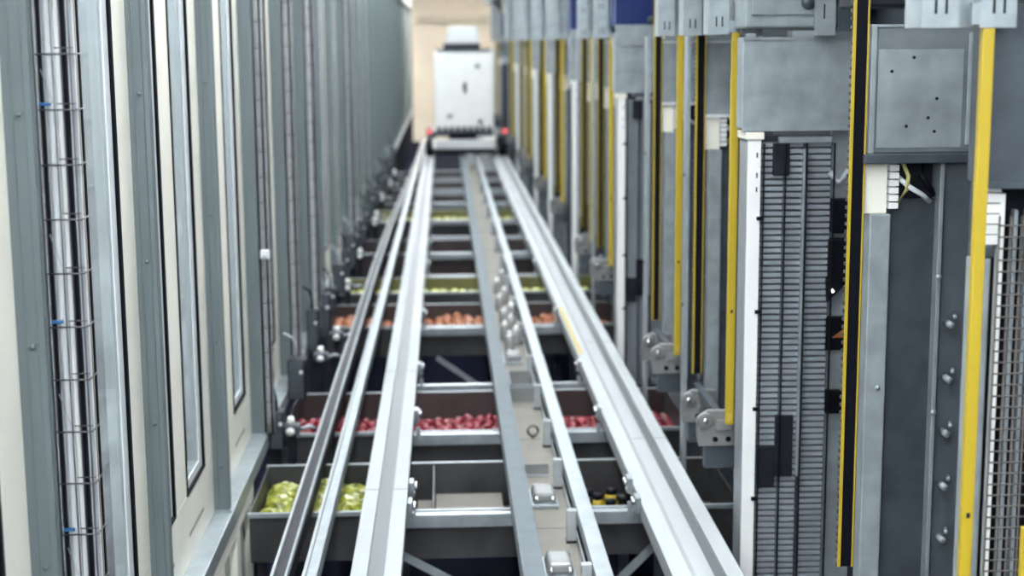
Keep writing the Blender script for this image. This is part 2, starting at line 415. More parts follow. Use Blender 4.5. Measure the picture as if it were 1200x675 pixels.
# sledges and shiny packages in the tray
def sled(y, lab, m=CLEARP):
    t = thing('tray_sled', lab, 'sled', (.57, y, -.183))
    MB().box(-.095, .065, 0, .32, 0, .025).build('base_plate', GALVL, t, .005)
    MB().prism([(-.09, .025), (.06, .025), (.045, .08), (-.07, .08)], .05, .26).build('body', m, t, .015)
    each(MB().cyl((-.06, .02, .05), (-.06, .30, .05), .012, 10).cyl((.035, .02, .05), (.035, .30, .05), .012, 10), 'guide_rod', CHROME, t)
    return t
sled(7.15, 'frosted sled nearest the camera in the beige tray')
sled(8.35, 'frosted sled in the beige tray beside the nearest hanger posts')
sled(12.3, 'frosted sled in the beige tray before the shiny canisters')
for i, (x, y, r) in enumerate([(.55, 12.9, .045), (.62, 13.15, .04), (.53, 13.4, .05), (.60, 13.75, .045), (.55, 14.1, .05), (.63, 14.4, .04), (.54, 14.9, .045), (.6, 15.3, .05), (.55, 15.9, .045), (.62, 16.5, .045)]):
    if i == 0:
        can = thing('shiny_canister', 'small polished metal canister standing in the beige tray', 'canister', (x, y, -.183), 'polished canisters in the tray')
        MB().tube([(0,0,0), (0,0,.01), (0,0,.13), (0,0,.145), (0,0,.15)], [.042, .045, .045, .038, .02], 18).build('body', CANM, can)
        MB().tube([(0,0,.145), (0,0,.175)], [.018, .016], 12).build('cap', WHITE, can)
    else: copy_tree(can, (x, y, -.183))
t = thing('clear_bin', 'frosted open bin standing in the beige tray behind the ring hook', 'bin', (.47, 11.0, -.183))
b_ = MB().box(0, .008, 0, .5, .01, .13).box(.172, .18, 0, .5, .01, .13).box(.008, .172, 0, .008, .01, .13).box(.008, .172, .492, .5, .01, .13)
each(b_, 'bin_wall', CLEARP, t)
MB().box(0, .18, 0, .5, 0, .01).build('bin_floor', CLEARP, t)
MB().box(-.004, .184, -.006, .0, .10, .135).build('rim', GALVL, t)
for i, y in enumerate((6.6, 9.05)):
    t = thing('tray_plate', ('upright pale plate across the beige tray, nearest the camera', 'upright pale plate across the beige tray behind the second sled')[i], 'plate', (.475, y, -.183))
    MB().box(0, .15, 0, .006, 0, .07).build('plate', CLEARP, t)
    MB().box(0, .15, -.04, .0, 0, .004).build('foot', GALVL, t)
    MB().cyl((.03, -.02, .004), (.03, -.02, .012), .008, 8).build('bolt', CHROME, t)
o = MB(); pts = [(.58+.035*math.cos(a*PI/8), 9.95, -.135+.035*math.sin(a*PI/8)) for a in range(17)]
o.tube(pts, .009, 8); o.cyl((.58, 9.95, -.183), (.58, 9.95, -.165), .012, 10)
tag(o.build('ring_hook', WIRE), 'small dark ring hook standing in the beige tray', 'hook')
# the two pipes on the left
t = thing('guide_channel', 'dark guide channel nearest the window wall with a bright edge', 'channel', (0, 0, 0))
pts = [(-.83, 3.4), (-.83, 6.84), (-.817, 16.7), (-.79, 20.8), (-.60, 31.8), (-.55, 40)]
mb = MB(); m2 = MB(); m3 = MB()
for (a, b) in zip(pts, pts[1:]):
    mb.beam((a[0]+.02, a[1], -.055), (b[0]+.02, b[1], -.055), .075, .09); m2.beam((a[0]-.022, a[1], -.012), (b[0]-.022, b[1], -.012), .014, .03); m3.beam((a[0]+.045, a[1], -.004), (b[0]+.045, b[1], -.004), .012, .010)
mb.build('channel_body', DARK, t); m2.build('bright_edge', RAIL, t); m3.build('inner_lip', GALV, t)
t = thing('guide_channel', 'grey guide channel beside the left gantry rail', 'channel', (0, 0, 0))
pts = [(-.67, 3.4), (-.67, 6.84), (-.637, 15.1), (-.607, 24.4), (-.57, 30.9), (-.54, 40)]
mb = MB(); m2 = MB(); m3 = MB()
for (a, b) in zip(pts, pts[1:]):
    mb.beam((a[0], a[1], -.05), (b[0], b[1], -.05), .065, .07); m2.beam((a[0]-.028, a[1], -.008), (b[0]-.028, b[1], -.008), .016, .03); m3.beam((a[0]+.026, a[1], -.010), (b[0]+.026, b[1], -.010), .012, .02)
mb.build('channel_body', GALV, t); m2.build('bright_edge', RAIL, t); m3.build('inner_lip', GALVL, t)

# ------------------------------------------------------------ cross beams
BEAMY = [8.34, 10.14, 11.66, 14.1, 17.35, 19.2, 20.9, 22.9, 25.4, 27.6, 29.8, 32.0]
def cross_beam():
    t = thing('cross_beam', '', 'beam')
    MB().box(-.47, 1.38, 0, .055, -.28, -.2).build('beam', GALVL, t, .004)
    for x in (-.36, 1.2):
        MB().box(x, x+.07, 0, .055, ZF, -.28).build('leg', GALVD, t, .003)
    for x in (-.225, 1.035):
        each(MB().box(x, x+.03, -.008, 0, -.25, -.14), 'gusset', GALVL, t, .003)
    return t
cb = cross_beam()
bl = ['cross beam nearest the camera, in front of the lime bags', 'cross beam in front of the red pieces', 'bright cross beam behind the red pieces', 'cross beam in front of the orange pieces',
      'cross beam behind the first thin lime row', 'cross beam with bright spot before the brown empty trough']
for i, y in enumerate(BEAMY):
    c = cb if i == 0 else copy_tree(cb)
    c.location = (0, y, 0)
    if i < 6: c['label'] = 'galvanised ' + bl[i]
    else: c['label'] = 'galvanised cross beam under the rails in the blurred distance'; c['group'] = 'far cross beams'
# clamps fixing the rails to the cross beams
def clamp():
    t = thing('rail_clamp', '', 'clamp')
    MB().box(0, .03, -.05, .05, -.09, -.02).build('block', GALVL, t, .006)
    each(MB().cyl((.03, -.025, -.05), (.05, -.025, -.05), .016, 6).cyl((.03, .025, -.05), (.05, .025, -.05), .016, 6), 'bolt', CHROME, t)
    MB().prism([(-.0, -.13), (.035, -.11), (.035, -.09), (0, -.09)], -.03, .03).build('lug', GALV, t, .003)
    return t
cl = clamp(); first = True
for side, x, rz in (('left', -.235, 0), ('right', 1.072, PI)):
    for i, y in enumerate(BEAMY):
        for dy in ((-.28, .10) if i == 0 else (.03,)):
            c = cl if first else copy_tree(cl)
            first = False
            c.location = (x, y+dy, 0); c.rotation_euler = (0, 0, rz)
            if i < 5:
                c['label'] = 'bolted clamp on the %s gantry rail, inner edge, %s' % (side, ('nearest of all' if dy < 0 else ['at the nearest cross beam', 'before the red pieces', 'behind the red pieces', 'before the orange pieces', 'behind the first thin lime row'][i]))
                if 'group' in c.keys(): del c['group']
            else: c['label'] = 'bolted clamp on the %s gantry rail in the distance' % side; c['group'] = 'far clamps of the %s rail' % side
# diagonal braces
for i, (a, b, l) in enumerate([((-.45, 8.22, -.30), (.40, 8.22, -.78), 'diagonal flat brace under the nearest cross beam, left of the tray'), ((1.25, 8.22, -.30), (.75, 8.22, -.80), 'diagonal flat brace under the nearest cross beam, right of the tray'),
                            ((-.1, 13.9, -.45), (.42, 13.9, -.82), 'diagonal brace in the dark gap before the orange pieces')]):
    tag(MB().beam(a, b, .012, .045).build('diagonal_brace', GALV), l, 'brace')

# ------------------------------------------------------------ troughs
def trough(y0, y1, x0, x1, m, mi, label, divs=(), zt=-.2, h=.30):
    t = thing('parts_trough', label, 'trough', (0, 0, 0))
    th = .012
    MB().box(x0, x1, y0, y0+th, zt-h, zt).build('front_wall', m, t)
    MB().box(x0, x1, y1-th, y1, zt-h, zt).build('back_wall', mi, t)
    each(MB().box(x0, x0+th, y0+th, y1-th, zt-h, zt), 'side_wall', m, t)
    each(MB().box(x1-th, x1, y0+th, y1-th, zt-h, zt), 'side_wall', m, t)
    MB().box(x0+th, x1-th, y0+th, y1-th, zt-h, zt-h+th).build('trough_floor', mi, t)
    each(MB().box(x0-.01, x1+.01, y0-.022, y0, zt-.025, zt+.004).box(x0-.01, x1+.01, y1, y1+.022, zt-.02, zt+.004), 'rim', GALV, t, .003)
    for x in divs: MB().box(x, x+.008, y0+th, y1-th, zt-h+th, zt-.01).build('divider', mi, t)
    for (x, y) in ((x0+.04, y0+.04), (x1-.09, y0+.04), (x0+.04, y1-.09), (x1-.09, y1-.09)):
        MB().box(x, x+.05, y, y+.05, ZF, zt-h).build('leg', DARK, t)
    return t
TX0, TX1 = -1.17, 1.72
trough(8.44, 9.42, TX0, TX1, TROUGH, TROUGH, 'nearest steel trough, holding lime bags and pale boxes', (-.10,))
trough(10.24, 11.42, TX0, TX1, TROUGH, TROUGHB, 'steel trough full of small red pieces', ())
trough(14.22, 15.4, TX0, TX1, TROUGH, TROUGHB, 'steel trough holding small orange pieces', ())
trough(16.2, 17.2, TX0, TX1, TROUGH, TROUGHO, 'olive lined trough holding the nearer thin lime row', ())
trough(19.32, 20.6, TX0, 1.44, TROUGHB, TROUGHB, 'brown steel trough without visible contents', ())
trough(23.0, 24.3, TX0, 1.44, TROUGH, TROUGHO, 'olive lined trough holding the further thin lime row', ())
trough(25.5, 26.7, TX0, 1.44, TROUGH, TROUGH, 'steel trough behind the further lime row', ())
trough(28.0, 29.2, TX0, 1.44, TROUGHB, TROUGHB, 'brown trough near the far end of the rails', ())
trough(30.4, 31.6, TX0, 1.44, TROUGH, TROUGHB, 'last steel trough before the white machine', ())
def lump(name, m, r, seed, squash=.8, rough=.25, sub=2, group=None, label='', cat=''):
    rnd = random.Random(seed); bm = bmesh.new(); bmesh.ops.create_icosphere(bm, subdivisions=sub, radius=r)
    for v in bm.verts:
        v.co *= 1 + rnd.uniform(-rough, rough); v.co.z *= squash
    me = bpy.data.meshes.new(name); bm.to_mesh(me); bm.free(); me.materials.append(m)
    o = bpy.data.objects.new(name, me); COL.objects.link(o)
    tag(o, label, cat, group); return o
def scatter(protos, xs, ys, z, jit, dz, n=None, skip=None):
    pts = [(x, y) for y in ys for x in xs]
    random.shuffle(pts)
    used = [False]*len(protos)
    for i, (x, y) in enumerate(pts[:n]):
        if skip and skip(x, y): continue
        k = random.randrange(len(protos)); src = protos[k]
        if not used[k]: c = src; used[k] = True
        else: c = src.copy(); COL.objects.link(c)
        c.location = (x+random.uniform(-jit, jit), y+random.uniform(-jit, jit), z(x, y)+random.uniform(-dz, dz))
        c.rotation_euler = (random.uniform(-.5, .5), random.uniform(-.5, .5), random.uniform(0, 6.28))
def fr(a, b, s):
    o = []
    while a <= b: o.append(a); a += s
    return o
# lime bags
G1 = 'crumpled lime bags in the nearest trough'
pr = [lump('lime_bag', LIME, .105, i, .72, .13, 3, G1, 'crumpled lime green bag in the nearest trough, left part', 'bag') for i in range(4)]
scatter(pr, fr(TX0+.125, -.50, .112), fr(8.585, 9.25, .16), lambda x, y: -.335, .02, .02)
def mound(x0, x1, y0, y1, z0, z1, m, label, name):
    mb = MB(); nx, ny = 24, 8; vs = []; rnd = random.Random(5)
    for j in range(ny+1):
        for i in range(nx+1):
            e = 0 if (i in (0, nx) or j in (0, ny)) else 1
            vs.append((x0+(x1-x0)*i/nx, y0+(y1-y0)*j/ny, z1-(0 if e else .03)+rnd.uniform(-.01, .01)))
    n = len(vs); vs += [(x0, y0, z0), (x1, y0, z0), (x1, y1, z0), (x0, y1, z0)]
    fs = [(j*(nx+1)+i, j*(nx+1)+i+1, (j+1)*(nx+1)+i+1, (j+1)*(nx+1)+i) for j in range(ny) for i in range(nx)]
    fs += [(n, n+3, n+2, n+1), tuple([n, n+1]+[i for i in range(nx, -1, -1)]), tuple([n+2, n+3]+[ny*(nx+1)+i for i in range(nx+1)]),
           tuple([n+3, n]+[j*(nx+1) for j in range(ny+1)]), tuple([n+1, n+2]+[j*(nx+1)+nx for j in range(ny, -1, -1)])]
    mb.add(vs, fs, False)
    return tag(mb.build(name, m), label, 'heap', None, 'stuff')
IN = .02
mound(TX0+IN, TX1-IN, 10.27, 11.38, -.486, -.375, RED, 'bed of small red pieces deep in the second trough', 'red_piece_heap')
G2 = 'small red pieces in the second trough'
pr = [lump('red_piece', RED, .036, 20+i, .85, .12, 2, G2, 'small glossy red piece heaped in the second trough', 'part') for i in range(4)]
scatter(pr, fr(TX0+.07, TX1-.06, .078), fr(10.32, 11.0, .086), lambda x, y: -.31+.02*math.sin(x*5)*math.cos(y*4), .018, .012)
mound(TX0+IN, TX1-IN, 14.25, 15.36, -.486, -.37, ORANGE, 'bed of small orange pieces deep in the third trough', 'orange_piece_heap')
G3 = 'small orange pieces in the third trough'
pr = [lump('orange_piece', ORANGE, .05, 40+i, .85, .15, 2, G3, 'small orange piece heaped in the third trough', 'part') for i in range(3)]
scatter(pr, fr(TX0+.09, TX1-.07, .10), fr(14.34, 15.2, .12), lambda x, y: -.35+.05*math.sin(x*6+1), .02, .012)
G4 = 'lime packets in the nearer thin lime row'
pr = [lump('lime_packet', LIMEB, .055, 60+i, .8, .12, 2, G4, 'lime packet in the nearer thin lime row', 'packet') for i in range(3)]
scatter(pr, fr(TX0+.09, TX1-.08, .105), fr(16.3, 17.05, .125), lambda x, y: -.36 if y > 16.6 else -.275, .01, .01)
mound(TX0+IN, TX1-IN, 16.23, 17.17, -.486, -.40, LIMEB, 'bed of lime packets in the nearer thin lime row', 'lime_packet_heap')
G5 = 'lime packets in the further thin lime row'
pr = [lump('lime_packet', LIMEB, .06, 70+i, .8, .12, 2, G5, 'lime packet in the further thin lime row', 'packet') for i in range(3)]
scatter(pr, fr(TX0+.10, 1.36, .12), fr(23.12, 24.1, .16), lambda x, y: -.36 if y > 23.5 else -.27, .01, .01)
mound(TX0+IN, 1.42, 23.03, 24.27, -.486, -.40, LIMEB, 'bed of lime packets in the further thin lime row', 'lime_packet_heap')
# pale boxes in the nearest trough
def carton(x, y, w, d, h, lab):
    t = thing('carton', lab, 'box', (x, y, -.486))
    MB().box(0, w, 0, d, 0, h).build('body', CARD, t, .004)
    MB().box(0.002, w-.002, d*.47, d*.53, h, h+.002).build('tape', BELT, t)
    return t
carton(-.20, 8.66, .09, .5, .12, 'pale closed carton in the nearest trough beside the left gantry rail')
carton(-.085, 8.62, .42, .6, .14, 'wide pale carton in the nearest trough beside the thin left centre beam')
carton(1.22, 8.68, .25, .4, .12, 'pale carton in the nearest trough under the right gantry rail')
for i, (x, y, m, n) in enumerate([(.93, 9.02, YEL, 'yellow'), (1.03, 9.12, YEL, 'yellow'), (1.00, 8.9, YEL, 'yellow')]):
    t = thing('lidded_jar', 'small yellow jar with black lid in the nearest trough', 'jar', (x, y, -.486), 'yellow jars in the nearest trough')
    MB().tube([(0,0,0), (0,0,.015), (0,0,.13), (0,0,.15)], [.04, .045, .045, .03], 16).build('body', m, t)
    MB().tube([(0,0,.15), (0,0,.18)], [.034, .034], 16).build('lid', BLACK, t)
for i, (x, y) in enumerate([(.84, 8.95), (.87, 9.13), (1.10, 9.0)]):
    t = thing('black_spool', 'black round spool in the nearest trough beside yellow jars', 'spool', (x, y, -.486), 'black spools in the nearest trough')
    each(MB().tube([(0,0,0), (0,0,.02)], .055, 18).tube([(0,0,.15), (0,0,.17)], .055, 18), 'flange', BLACK, t)
    MB().tube([(0,0,.02), (0,0,.15)], .038, 16).build('core', DARK, t)

# stands between the window wall and the dark channel
def stand(x, y, lab, grp=None):
    t = thing('valve_stand', lab, 'stand', (x, y, -.2), grp)
    MB().box(-.03, .03, -.03, .03, -1.3, .10).build('post', DARK, t, .004)
    MB().box(-.06, .06, -.05, .05, .10, .17).build('head', GALVD, t, .01)
    MB().tube([(0, -.07, .13), (.0, -.05, .13)], .028, 14).tube([(0, 0, .17), (0, 0, .22)], [.03, .022], 14).build('cap', WHITE, t)
    MB().tube([(.05, 0, .13), (.12, 0, .15), (.16, .05, .12)], .014, 8).build('hose', CABLEG, t)
    return t
for i, (x, y) in enumerate([(-1.06, 9.85), (-1.05, 12.2), (-.98, 13.1), (-1.05, 15.8), (-1.05, 18.2), (-1.02, 21.5), (-1.03, 22.3), (-1.05, 25.0), (-1.0, 27.4), (-1.0, 29.8)]):
    if i < 3: stand(x, y, 'dark stand with white cap by the window wall, ' + ['behind the lime bags', 'just behind the red pieces', 'before the orange pieces'][i])
    else: stand(x, y, 'dark stand with white cap in the blurred distance by the window wall', 'far valve stands')

# ------------------------------------------------------------ right side lift modules
def yellow_bar(y, x=1.462, z0=.5, lab='', grp=None, w=.042, z1=2.56):
    t = thing('guard_bar', lab, 'guard bar', (x, y, 0), grp)
    MB().box(0, w, 0, .03, z0, z1).build('bar', YEL, t, .003)
    MB().box(.008, w-.008, -.004, 0, z0+.02, z0+.06).build('end_label', mat('label_ochre', (0.5, 0.36, 0.05), 0, .5), t)
    each(MB().box(w*.35, w*.65, -.003, .0, 1.1, 1.115), 'bolt', DARK, t)
    if z1 > 2: MB().box(-.035, w+.015, -.001, .02, 2.54, 2.60).build('hanging_lug', GALV, t)
    return t
def black_bar(y, x=1.488, z0=.5, lab='', grp=None, teeth=True):
    t = thing('drive_track', lab, 'drive track', (x, y, 0), grp)
    MB().box(0, .010, 0, .012, z0, 2.95).build('yellow_edge', YEL, t)
    MB().box(.052, .058, 0, .012, z0, 2.95).build('yellow_edge', YEL, t)
    MB().box(.010, .052, .004, .03, z0, 2.95).build('black_belt', BLACK, t)
    if teeth:
        mb = MB(); z = z0
        while z < 2.9: mb.box(-.004, .004, .013, .03, z, z+.012); z += .03
        mb.build('toothed_edge', WIRE, t)
    return t
def upper_bracket(y, lab, grp=None, detail=True):
    t = thing('hanger_bracket', lab, 'bracket', (1.34, y, 2.53), grp)
    mb = MB(); H = 3.62-2.53
    mb.box(0, .105, 0, .012, 0, H).box(0, .012, .012, .16, 0, H).box(.165, .27, 0, .012, 0, H).box(.165, .177, .012, .16, 0, H).box(.105, .165, .05, .062, .0, H)
    mb.build('channel_plate', GALV, t, .002)
    if detail:
        s = MB()
        for x0 in (0, .165):
            for x in (.035, .065):
                s.box(x0+x, x0+x+.007, -.0015, 0, .04, .09).box(x0+x, x0+x+.007, -.0015, 0, .25, .30)
        each(s, 'slot', BLACK, t)
    return t
def bottom_bracket(x, y, z, lab, grp=None):
    t = thing('drive_bracket', lab, 'bracket', (x, y, z), grp)
    P = [(-.09, -.11), (.11, -.11), (.11, .09), (-.04, .09), (-.10, .05), (-.10, -.04)]
    MB().prism(P, 0, .03).build('plate', CAST, t, .006)
    mb = MB().cyl((-.06, -.03, .04), (-.06, .0, .04), .04, 20); mb.build('pulley', CAST, t, .004)
    MB().cyl((-.06, -.045, .04), (-.06, -.03, .04), .014, 12).build('pulley_bolt', CHROME, t)
    each(MB().cyl((.0, -.004, -.07), (.0, 0, -.07), .015, 12).cyl((.07, -.004, -.07), (.07, 0, -.07), .015, 12), 'hole', BLACK, t)
    MB().box(.0, .09, -.02, 0, -.02, .04).build('cover_block', CAST, t, .006)
    MB().box(-.05, 1.56-x, .03, .10, -.24, -.02).build('back_plate', GALVD, t, .003)
    MB().box(1.50-x, 1.54-x, .09, (1.13 if z > .4 else .18), -.06, -.02).build('mounting_arm', GALVD, t)
    return t
def housing(x0, x1, y, z0, z1, m, lab, grp=None, dirty=False):
    t = thing('sheet_metal_housing', lab, 'housing', (x0, y, z0), grp)
    w = x1-x0; h = z1-z0
    MB().box(0, w, 0, .14, 0, h).build('casing', m, t, .006)
    if dirty:
        each(MB().box(0, .022, -.012, 0, 0, h).box(w-.045, w-.03, -.010, 0, .03, h-.03).box(.022, w, -.01, 0, h-.012, h), 'edge_flange', GALV, t, .003)
        MB().box(.03, w-.06, -.004, 0, .02, h-.09).build('cover_plate', GALV, t, .004)
        MB().box(-.02, w+.02, -.04, 0, -.035, -.0).build('shelf_lip', GALVD, t, .004)
        s = MB()
        for (a, b) in ((.08, .30), (.16, .35), (.14, .10), (.22, .13), (.25, .2), (.245, .08)): s.cyl((a, -.008, b), (a, -.002, b), .006, 8)
        each(s, 'screw', DARK, t)
    else:
        each(MB().box(.0, w, -.006, 0, h-.014, h).box(0, w, -.012, 0, -.010, .010), 'edge_flange', BEAD if 1.5 < x0 < 1.55 else m, t)
        if 1.5 < x0 < 1.55: MB().box(-.035, -.004, -.004, .03, 0, h).build('side_strip', BEAD, t)
        each(MB().box(.01, .06, -.012, 0, h, h+.02).box(w*.4, w*.75, -.012, .1, h, h+.03), 'top_clip', GALVL, t)
    return t
WIN = ['nearest the camera']
def module_A(y, idx, lab, far):
    """narrow lift column with a cream head, dark panel and flanged side plate, down to the floor"""
    t = thing('lift_column', 'grey lift column with cream head, ' + lab if not far else 'grey lift column in the blurred distance', 'lift column', (1.56, y, ZF), 'far lift columns' if far else None)
    zz = -ZF
    zb = (.04-ZF) if any(a < y+.15 and y < b for a, b in ((8.44, 9.42), (10.24, 11.42), (14.22, 15.4), (16.2, 17.2))) else 0
    MB().box(.015, .095, 0, .08, zb, 1.86+zz).build('light_post', GALV, t, .006)
    MB().box(-.012, .08, .01, .09, 1.86+zz, 2.05+zz).build('cream_head', CREAM, t, .004)
    s = MB()
    for i in range(6): s.box(.085, .12, .0, .06, 1.88+zz+i*.028, 1.902+zz+i*.028)
    each(s, 'slat_stack', WHITE, t)
    MB().box(.095, .28, .05, .10, zb, 1.91+zz).build('dark_panel', GALVD, t, .004)
    each(MB().box(.275, .292, .0, .10, zb, 2.05+zz), 'flange', GALVL, t, .003)
    MB().box(.292, .40, .03, .10, zb, 2.05+zz).build('side_plate', mat('plate_mid', (0.10, 0.118, 0.135), .3, .45, .12, 7), t)
    p = MB()
    for i in range(5):
        z = .60+zz+i*.21
        p.cyl((.33, -.03, z), (.33, .03, z), .014, 10).cyl((.345, -.02, z+.03), (.36, .03, z+.03), .008, 8)
    each(p, 'pin', GALV, t)
    each(MB().cyl((.282, -.008, 1.62+zz), (.282, 0, 1.62+zz), .012, 8).cyl((.282, -.008, 1.1+zz), (.282, 0, 1.1+zz), .012, 8).cyl((.065, -.006, 1.2+zz), (.065, 0, 1.2+zz), .010, 8), 'bolt', GALV, t)
    if not far:
        c = MB()
        c.tube([(.12, .04, 2.0+zz), (.16, .0, 1.96+zz), (.21, .0, 1.93+zz), (.25, .04, 1.90+zz)], .010, 8)
        c.build('cable', CABLEW, t)
        MB().tube([(.14, .04, 2.06+zz), (.155, .0, 2.0+zz), (.15, .0, 1.95+zz), (.13, .04, 1.90+zz)], .008, 8).build('cable', CABLEY, t)
        MB().tube([(.22, .04, 2.05+zz), (.20, .0, 2.0+zz), (.24, .0, 1.95+zz), (.26, .04, 1.93+zz)], .012, 8).build('cable', BLACK, t)
        MB().box(.12, .27, .08, .14, 1.91+zz, 2.05+zz).build('terminal_box', DARK, t)
    return t
def ribbed(y, lab, far, wmesh=True):
    t = thing('ribbed_lift', 'lift with dark ribbed stack, ' + lab if not far else 'lift with dark ribbed stack in the blurred distance', 'lift', (1.57, y, ZF), 'far ribbed lifts' if far else None)
    zz = -ZF
    r = MB(); z = -.5
    while z < 2.0:
        r.box(0.0, .105, .03, .09, z+zz, z+.021+zz).box(.11, .20, .02, .09, z+zz, z+.021+zz).box(.225, .345, .03, .09, z+zz, z+.021+zz); z += .031
    r.build('ribbed_slats', RIB, t)
    MB().box(0, .36, .09, .12, 0, 2.03+zz).build('back_panel', GALVD, t)
    MB().box(.200, .222, .0, .06, .3+zz, 1.97+zz).build('light_strip', GALV, t, .003)
    w = MB()
    for x in (.0, .108, .212, .35): w.box(x-.004, x+.004, -.02, -.01, -.5+zz, 2.0+zz)
    each(w, 'black_upright', BLACK, t)
    MB().box(.05, .13, -.01, .03, 1.84+zz, 2.0+zz).build('motor', DARK, t, .006)
    each(MB().box(.09, .18, .0, .03, .30+zz, .62+zz).box(0, .09, .0, .03, .25+zz, .46+zz), 'lower_cover', DARK, t, .004)
    MB().box(.08, .34, .0, .05, 2.0+zz, 2.03+zz).build('top_bar', GALV, t, .003)
    # dark mechanics at its right
    MB().box(.36, .50, .07, .12, 0, 2.05+zz).build('side_back', GALV, t)
    d = MB().box(.35, .45, .0, .07, 1.55+zz, 1.72+zz).box(.34, .44, -.01, .07, 1.30+zz, 1.52+zz)
    d.prism([(.34, 1.20+zz), (.44, 1.30+zz), (.44, 1.32+zz), (.33, 1.32+zz)], .0, .06)
    each(d.box(.34, .46, .02, .07, .95+zz, 1.12+zz).box(.35, .44, .02, .07, .62+zz, .74+zz), 'mechanism', BLACK, t, .008)
    MB().cyl((.36, -.015, 1.26+zz), (.36, 0, 1.26+zz), .006, 10).build('indicator', LED, t)
    MB().prism([(.37, 1.02+zz), (.43, 1.02+zz), (.43, 1.06+zz)], .0, .015).build('warning_sticker', ORANGE, t)
    MB().tube([(.34, .03, 1.85+zz), (.38, .0, 1.80+zz), (.42, .0, 1.85+zz), (.46, .03, 1.90+zz)], .018, 8).build('hose', CABLEG, t)
    return t
def white_post(y, lab, grp=None, far=False):
    t = thing('white_post', lab, 'post', (1.49, y, ZF), grp)
    zz = -ZF
    MB().box(0.003, .068, 0, .012, 0, 2.05+zz).build('front_face', WHITE, t, .002)
    MB().box(0, .07, .012, .20, 0, 2.05+zz).build('body', GALVL, t, .002)
    s = MB()
    for z in (.18, .65, 1.15, 1.62): s.box(.05, .082, -.012, 0, z+zz, z+.018+zz)
    each(s, 'stop_pin', BLACK, t)
    s = MB()
    for z in (1.93, 1.83, 1.76): s.box(.045, .052, -.002, 0, z+zz, z+.025+zz)
    each(s, 'slot', BLACK, t)
    MB().box(-.01, .08, -.01, .21, 2.05+zz-.03, 2.055+zz).build('cap', CREAM, t, .003)
    return t
def thin_post(y, lab, grp=None):
    t = thing('thin_post', lab, 'post', (1.452, y, ZF), grp)
    inside = y < 18 and any(a < y+.12 and y < b for a, b in ((8.44, 9.42), (10.24, 11.42), (14.22, 15.4), (16.2, 17.2)))
    MB().box(0, .022, 0, .12, (-.486-ZF) if inside else 0, 4.03).build('post', GALVL, t, .002)
    each(MB().cyl((-.004, .06, 2.4), (0, .06, 2.4), .012, 8).cyl((-.004, .06, 3.2), (0, .06, 3.2), .012, 8), 'bolt', DARK, t)
    return t
def upper_box(x0, x1, y, z0, z1, m, lab, grp=None):
    t = thing('drive_box', lab, 'drive box', (x0, y, z0), grp)
    w = x1-x0; h = z1-z0
    MB().box(0, w, 0, .45, 0, h).build('casing', m, t, .01)
    MB().box(.03, w-.03, -.012, 0, .06, h-.08).build('cover', m, t, .008)
    MB().box(.02, .10, .1, .2, h, 3.62-z0).build('hang_strap', GALVD, t)
    if y > 9: MB().box(0, w, -.02, .3, -.10, .08).build('lower_plate', GALV, t, .004)
    MB().cyl((w*.5, -.025, .12), (w*.5, -.012, .12), .035, 16).build('shaft_cap', GALVD, t)
    return t
MODS = [(5.45, 'A'), (7.30, 'B'), (8.85, 'A'), (10.63, 'A'), (12.84, 'B'), (14.5, 'A'), (16.2, 'A'), (17.4, 'B'), (20.0, 'A'), (21.4, 'B'), (23.2, 'A'), (24.7, 'B'), (27.0, 'A'), (29.0, 'A'), (30.8, 'B'), (33.5, 'A'), (42.6, 'A')]
na = nb = 0
where = {5.45: 'nearest the camera', 8.85: 'just beyond the nearest ribbed lift', 10.63: 'third from the camera', 14.5: 'fourth from the camera', 16.2: 'fifth from the camera'}
whereB = {7.30: 'nearest the camera', 12.84: 'second from the camera', 17.4: 'third from the camera'}
